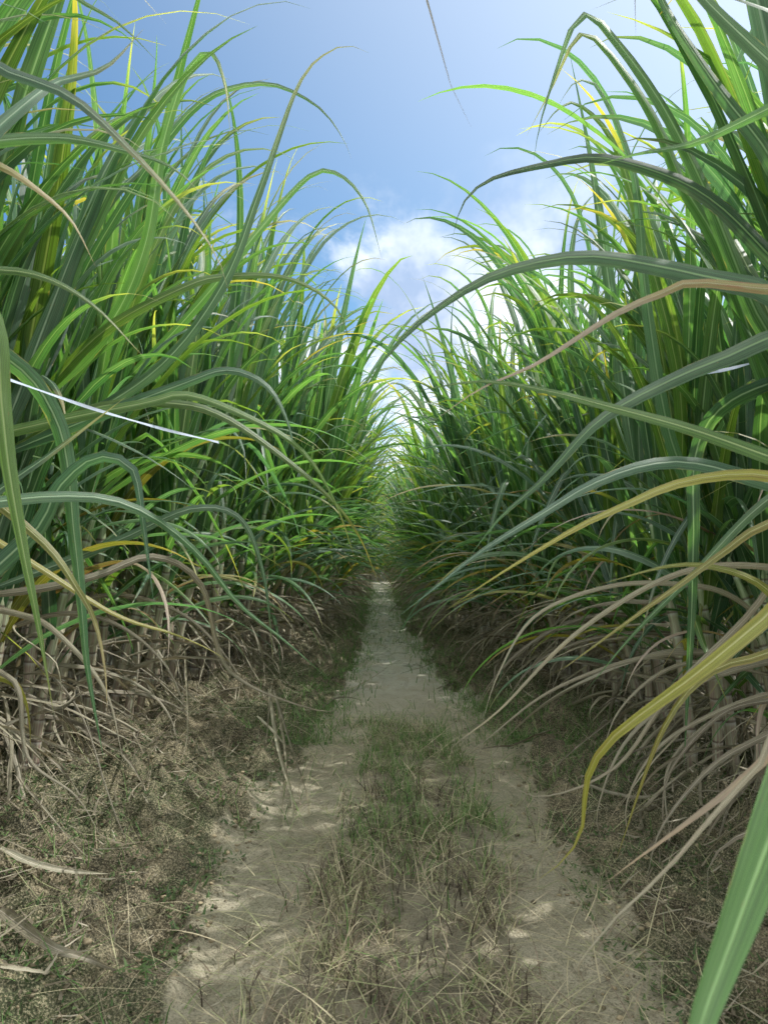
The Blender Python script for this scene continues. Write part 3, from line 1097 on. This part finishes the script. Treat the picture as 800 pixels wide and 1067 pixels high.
# creeping small leaved weeds on the banks
mg = MB()
for _ in range(20000):
    sg = random.choice((-1, 1))
    y = 1.7 + 9 * R() ** 1.3
    ex = poly(EDGE_L, y) if sg < 0 else poly(EDGE_R, y)
    x = ex + sg * (U(-.02, 1.1) ** 1.0 if R() < .85 else U(-.1, .1))
    cl = noise.noise(Vector((x * 2.6, y * 2.6, 41))) * .5 + .5
    if cl < .40:
        continue
    z = gz(x, y) + U(0, .035)
    az = U(0, 6.28)
    blade(mg, x, y, U(.01, .04), U(.006, .014), U(.5, 1.5), az, 2, R(), .4, z=z)
tag(link('weeds', mg.mesh('weeds', M_WEED)), 'small creeping weeds over the soil banks beside the track', 'weeds', kind='stuff')

# crumbled dry litter
mg = MB()
for _ in range(15000):
    sg = random.choice((-1, 1))
    y = 1.7 + 13 * R() ** 1.5
    ex = poly(EDGE_L, y) if sg < 0 else poly(EDGE_R, y)
    rx = poly(ROW_L, y) if sg < 0 else poly(ROW_R, y)
    t = R() ** .6
    x = lerp(ex, rx + sg * .5, t)
    z = gz(x, y) + U(.002, .03 + .06 * t)
    blade(mg, x, y, U(.04, .34) * (.5 + .5 * t), U(.003, .013), U(1.1, 1.6), U(0, 6.28), 4, R(), U(-.3, .3), z=z)
for _ in range(2200):
    y = 1.9 + 12 * R() ** 1.2
    x = U(-.7, .9)
    blade(mg, x, y, U(.02, .12), U(.002, .006), 1.5, U(0, 6.28), 3, R(), .1, z=gz(x, y) + .004)
tag(link('leaf_litter', mg.mesh('leaf_litter', M_LITTER)), 'crumbled dry cane leaves scattered on the banks', 'leaf litter', kind='stuff')

# crumbs and clods of soil
mc = MB()
T = (1 + 5 ** .5) / 2
IV = [Vector(v).normalized() for v in ((-1, T, 0), (1, T, 0), (-1, -T, 0), (1, -T, 0), (0, -1, T), (0, 1, T), (0, -1, -T), (0, 1, -T), (T, 0, -1), (T, 0, 1), (-T, 0, -1), (-T, 0, 1))]
IF = [(0, 11, 5), (0, 5, 1), (0, 1, 7), (0, 7, 10), (0, 10, 11), (1, 5, 9), (5, 11, 4), (11, 10, 2), (10, 7, 6), (7, 1, 8), (3, 9, 4), (3, 4, 2), (3, 2, 6), (3, 6, 8),
      (3, 8, 9), (4, 9, 5), (2, 4, 11), (6, 2, 10), (8, 6, 7), (9, 8, 1)]
for _ in range(11000):
    sg = random.choice((-1, -1, 1))
    y = 1.7 + 6.5 * R() ** 1.4
    ex = poly(EDGE_L, y) if sg < 0 else poly(EDGE_R, y)
    x = ex + sg * (U(-.12, 1.1))
    if R() < .15:
        x = U(-.8, .9)
    r = .0025 + .011 * R() ** 4
    if abs(x) < .6:
        r *= .4
    z = gz(x, y) + r * .3
    b = len(mc.v)
    q = Vector((x, y, z))
    for v in IV:
        mc.v.append(q + Vector((v.x * r * U(.5, 1.6), v.y * r * U(.5, 1.6), v.z * r * U(.3, 1.0))))
    rr = R()
    for f in IF:
        mc.f.append(tuple(b + k for k in f))
        mc.uv += [(0, 0)] * 3
        mc.r.append(rr)
        mc.mi.append(0)
tag(link('soil_crumbs', mc.mesh('soil_crumbs', M_CLOD)), 'crumbs and small clods of sandy soil along the banks', 'soil', kind='stuff')


# ------------------------------------------------------------------ fallen leaves one can pick out
def fallen(pp, W, mat, label, lift=.012):
    P = []
    for q in pp:
        g = gpt(*q[:2])
        P.append(Vector((g.x, g.y, gz(g.x, g.y) + (q[2] if len(q) > 2 else lift))))
    W *= 1.5
    n = 22
    pts = catmull(P, n)
    for p in pts:
        p.z = max(p.z, gz(p.x, p.y) + .006)
    o = pts[0].copy()
    o.z = gz(o.x, o.y)
    sides = []
    tw = U(-1.5, 1.5)
    for i in range(n + 1):
        t = (pts[min(i + 1, n)] - pts[max(i - 1, 0)]).normalized()
        h = t.cross(Vector((0, 0, 1))).normalized()
        sides.append(Matrix.Rotation(.3 + tw * i / n, 3, t) @ h)
    mb = MB()
    mb.ribbon([p - o for p in pts], sides, [W * (.5 + .5 * sm(0, .15, i / n)) * max(.06, 1 - (i / n) ** 2) for i in range(n + 1)], R(), .5, 4, 0, .12)
    ob = link('fallen_leaf', mb.mesh('fallen_leaf', mat), loc=o)
    tag(ob, label, 'dry leaf', 'fallen dry cane leaves')
    return ob


fallen([(0, 960, .03), (25, 985, .04), (60, 1005, .03), (95, 1020, .02), (130, 1032)], .03, D, 'broad curled dry leaf on the bank in the bottom left corner')
fallen([(0, 912, .06), (35, 918, .05), (75, 922, .04), (115, 920, .02)], .022, S, 'pale flat dry leaf at the left edge above the corner leaf')
fallen([(2, 780, .1), (20, 830, .08), (50, 870, .05), (80, 895, .03), (105, 915)], .018, D, 'thin dry leaf bending down the left bank below the stems')
fallen([(2, 793, .16), (50, 805, .14), (110, 822, .1), (150, 828, .05)], .02, D, 'dry leaf lying level on the left bank under the nearest stems')
fallen([(50, 765, .2), (90, 785, .12), (130, 805, .06), (150, 830, .03)], .03, D, 'wide dry leaf hanging off the left bank towards the track')
fallen([(190, 700, .5), (195, 760, .2), (192, 800, .05), (150, 830)], .014, S, 'thin dry leaf curving back on itself on the left bank')
fallen([(280, 735, .12), (290, 790, .07), (305, 840, .03), (300, 880), (272, 912)], .020, S, 'longest pale dry leaf strip reaching onto the left rut')
fallen([(283, 735, .15), (278, 790, .07), (272, 830)], .014, S, 'short pale dry strip on the left rut, nearest the bank')
fallen([(285, 738, .15), (300, 780, .09), (318, 825, .02), (320, 838)], .016, D, 'brown dry strip fanning right on the left rut')
fallen([(288, 742, .12), (298, 800, .07), (294, 850, .03), (290, 880)], .015, S, 'pale dry strip in the middle of the fan on the left rut')
fallen([(340, 726, .03), (365, 722, .03), (388, 712, .05), (406, 702, .09)], .02, D, 'dark twig-like dry leaf lying across the track in the middle distance')
fallen([(455, 722, .03), (480, 716, .04), (520, 708, .08)], .02, D, 'dry leaf at the right edge of the track in the middle distance')
fallen([(0, 1030, .04), (40, 1035, .03), (85, 1025)], .012, D, 'narrow dry leaf in the bottom left corner under the broad one')
fallen([(690, 740, .2), (600, 800, .1), (560, 830, .04)], .02, D, 'dry leaf sloping down the right bank behind the bent yellow green leaf')
k = 0
for _ in range(44):       # the tangle at the feet of the rows
    sg = random.choice((-1, 1))
    y = 3.6 + 7 * R() ** 1.3
    ex = poly(EDGE_L, y) if sg < 0 else poly(EDGE_R, y)
    rx = poly(ROW_L, y) if sg < 0 else poly(ROW_R, y)
    x = lerp(ex, rx, U(.1, .8))
    a = U(0, 6.28)
    L = U(.3, .7)
    P = []
    for j in range(5):
        P.append(Vector((x, y, gz(x, y) + U(.01, .09))))
        a += U(-.6, .6)
        x += cos(a) * L / 4
        y += sin(a) * L / 4
    n = 16
    pts = catmull(P, n)
    for p in pts:
        p.z = max(p.z, gz(p.x, p.y) + .008)
    o = pts[0].copy()
    o.z = gz(o.x, o.y)
    sides = [Matrix.Rotation(U(-.1, .1) + i * .1, 3, (pts[min(i + 1, n)] - pts[max(i - 1, 0)]).normalized()) @ Vector((-sin(a), cos(a), .3)) for i in range(n + 1)]
    mb = MB()
    W = U(.012, .026)
    mb.ribbon([p - o for p in pts], sides, [W * max(.08, 1 - (i / n) ** 2) for i in range(n + 1)], R(), .6, 2, 0, .15)
    sd = 'left' if sg < 0 else 'right'
    tag(link('fallen_leaf', mb.mesh('fallen_leaf', random.choice([D, D, S])), loc=o),
        f'dry leaf in the tangle at the foot of the {sd} cane row', 'dry leaf', f'dry leaves tangled at the foot of the {sd} row')


# ------------------------------------------------------------------ marker tape between the canes
def tape(P, W, label, sag=.03):
    n = 24
    a, b = P
    pts = [a.lerp(b, i / n) - Vector((0, 0, sag * sin(pi * i / n))) for i in range(n + 1)]
    sides = []
    for i in range(n + 1):
        t = (b - a).normalized()
        h = t.cross(Vector((0, 0, 1))).normalized()
        sides.append(Matrix.Rotation(1.2 + .45 * sin(i * .8), 3, t) @ h)
    mb = MB()
    mb.ribbon([p - a for p in pts], sides, [W] * (n + 1), 0, .2, 2)
    return tag(link('plastic_tape', mb.mesh('plastic_tape', M_TAPE), loc=a), label, 'plastic tape')


tape((px(-60, 370, 2.0), px(228, 461, 3.2)), .011, 'white plastic tape strung in front of the left cane stems', .02)
tape((px(690, 395, 3.4), px(880, 345, 2.6)), .013, 'thin white plastic tape strung through the right cane leaves')

# ------------------------------------------------------------------ light and sky
SUN_EL, SUN_AZ = radians(54), radians(74)     # azimuth clockwise from +Y
sd = Vector((sin(SUN_AZ) * cos(SUN_EL), cos(SUN_AZ) * cos(SUN_EL), sin(SUN_EL)))
sl = bpy.data.lights.new('sun', 'SUN')
sl.energy = 5.0
sl.angle = radians(.6)
sl.color = (1, .975, .93)
so = bpy.data.objects.new('sun', sl)
COL.objects.link(so)
so.rotation_euler = (-sd).to_track_quat('-Z', 'Y').to_euler()
so.location = sd * 30

w = bpy.data.worlds.new('World')
scene.world = w
w.use_nodes = True
nt = w.node_tree
nt.nodes.clear()
g = NT(nt)
sky = g.n('ShaderNodeTexSky', sky_type='NISHITA')
sky.sun_disc = False
sky.sun_elevation = SUN_EL
sky.sun_rotation = SUN_AZ
sky.air_density = 1.0
sky.dust_density = 1.0
sky.ozone_density = 2.5
dirv = g.n('ShaderNodeTexCoord').outputs['Generated']
sep = g.n('ShaderNodeSeparateXYZ')
g.l(dirv, sep.inputs[0])
z = sep.outputs[2]
# cloud layer on a plane overhead
zz = g.math('ADD', g.math('MAXIMUM', z, 0.0), .22)
cb = g.n('ShaderNodeCombineXYZ')
g.l(g.math('DIVIDE', sep.outputs[0], zz), cb.inputs[0])
g.l(g.math('DIVIDE', sep.outputs[1], zz), cb.inputs[1])
cb.inputs[2].default_value = 3.3
c1 = g.noise(cb.outputs[0], 2.3, 7, .58, .3)
c3 = g.noise(dirv, 9, 6, .6, .2)
low = g.math('SUBTRACT', 1.0, g.ramp(z, .30, .50))
cov = g.math('ADD', g.math('ADD', g.math('MULTIPLY', c1, .5), g.math('MULTIPLY', c3, .5)), g.math('MULTIPLY', low, .125))
bk = g.n('ShaderNodeVectorMath', operation='DOT_PRODUCT')
g.l(dirv, bk.inputs[0])
bk.inputs[1].default_value = Vector((.150, 1.0, .385)).normalized()
cov = g.math('ADD', cov, g.math('MULTIPLY', g.ramp(bk.outputs['Value'], .972, .998), .13))
cl = g.math('MULTIPLY', g.ramp(cov, .56, .70), g.math('ADD', g.math('MULTIPLY', low, .9), .06))
shade = g.ramp(g.noise(dirv, 7, 5, .6), .35, .65)
ccol = g.mix(shade, (3.4, 4.4, 6.2), (8.6, 9.0, 9.6))
nd = g.n('ShaderNodeVectorMath', operation='DOT_PRODUCT')
g.l(dirv, nd.inputs[0])
nd.inputs[1].default_value = sd
glow = g.math('POWER', g.math('MAXIMUM', nd.outputs['Value'], 0.0), 2.8)
haze = g.math('ADD', g.math('MULTIPLY', glow, 1.0), .0, True)
tint = g.n('ShaderNodeMix', data_type='RGBA', blend_type='MULTIPLY')
tint.inputs[0].default_value = 1
g.l(sky.outputs[0], tint.inputs[6])
tint.inputs[7].default_value = (.64, 1.03, 1.17, 1)
c = g.mix(haze, tint.outputs[2], (9.5, 10.0, 10.6))
c = g.mix(cl, c, ccol)
# broken bright cloud added out of view, overhead and behind, as shade fill
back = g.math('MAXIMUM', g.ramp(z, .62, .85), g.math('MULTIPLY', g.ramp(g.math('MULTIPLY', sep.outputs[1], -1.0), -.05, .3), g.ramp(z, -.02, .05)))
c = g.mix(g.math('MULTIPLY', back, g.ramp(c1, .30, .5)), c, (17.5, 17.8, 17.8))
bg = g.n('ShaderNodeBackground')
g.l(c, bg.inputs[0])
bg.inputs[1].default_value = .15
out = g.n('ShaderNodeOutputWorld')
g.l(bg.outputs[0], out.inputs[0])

# ------------------------------------------------------------------ render settings
scene.view_settings.view_transform = 'Standard'
scene.view_settings.look = 'None'
scene.view_settings.exposure = 0
scene.view_settings.gamma = 1
scene.render.engine = 'CYCLES'
cy = scene.cycles
cy.max_bounces = 4
cy.adaptive_threshold = .04
cy.diffuse_bounces = 3
cy.glossy_bounces = 2
cy.transmission_bounces = 3
cy.use_denoising = True
cy.sample_clamp_indirect = 6
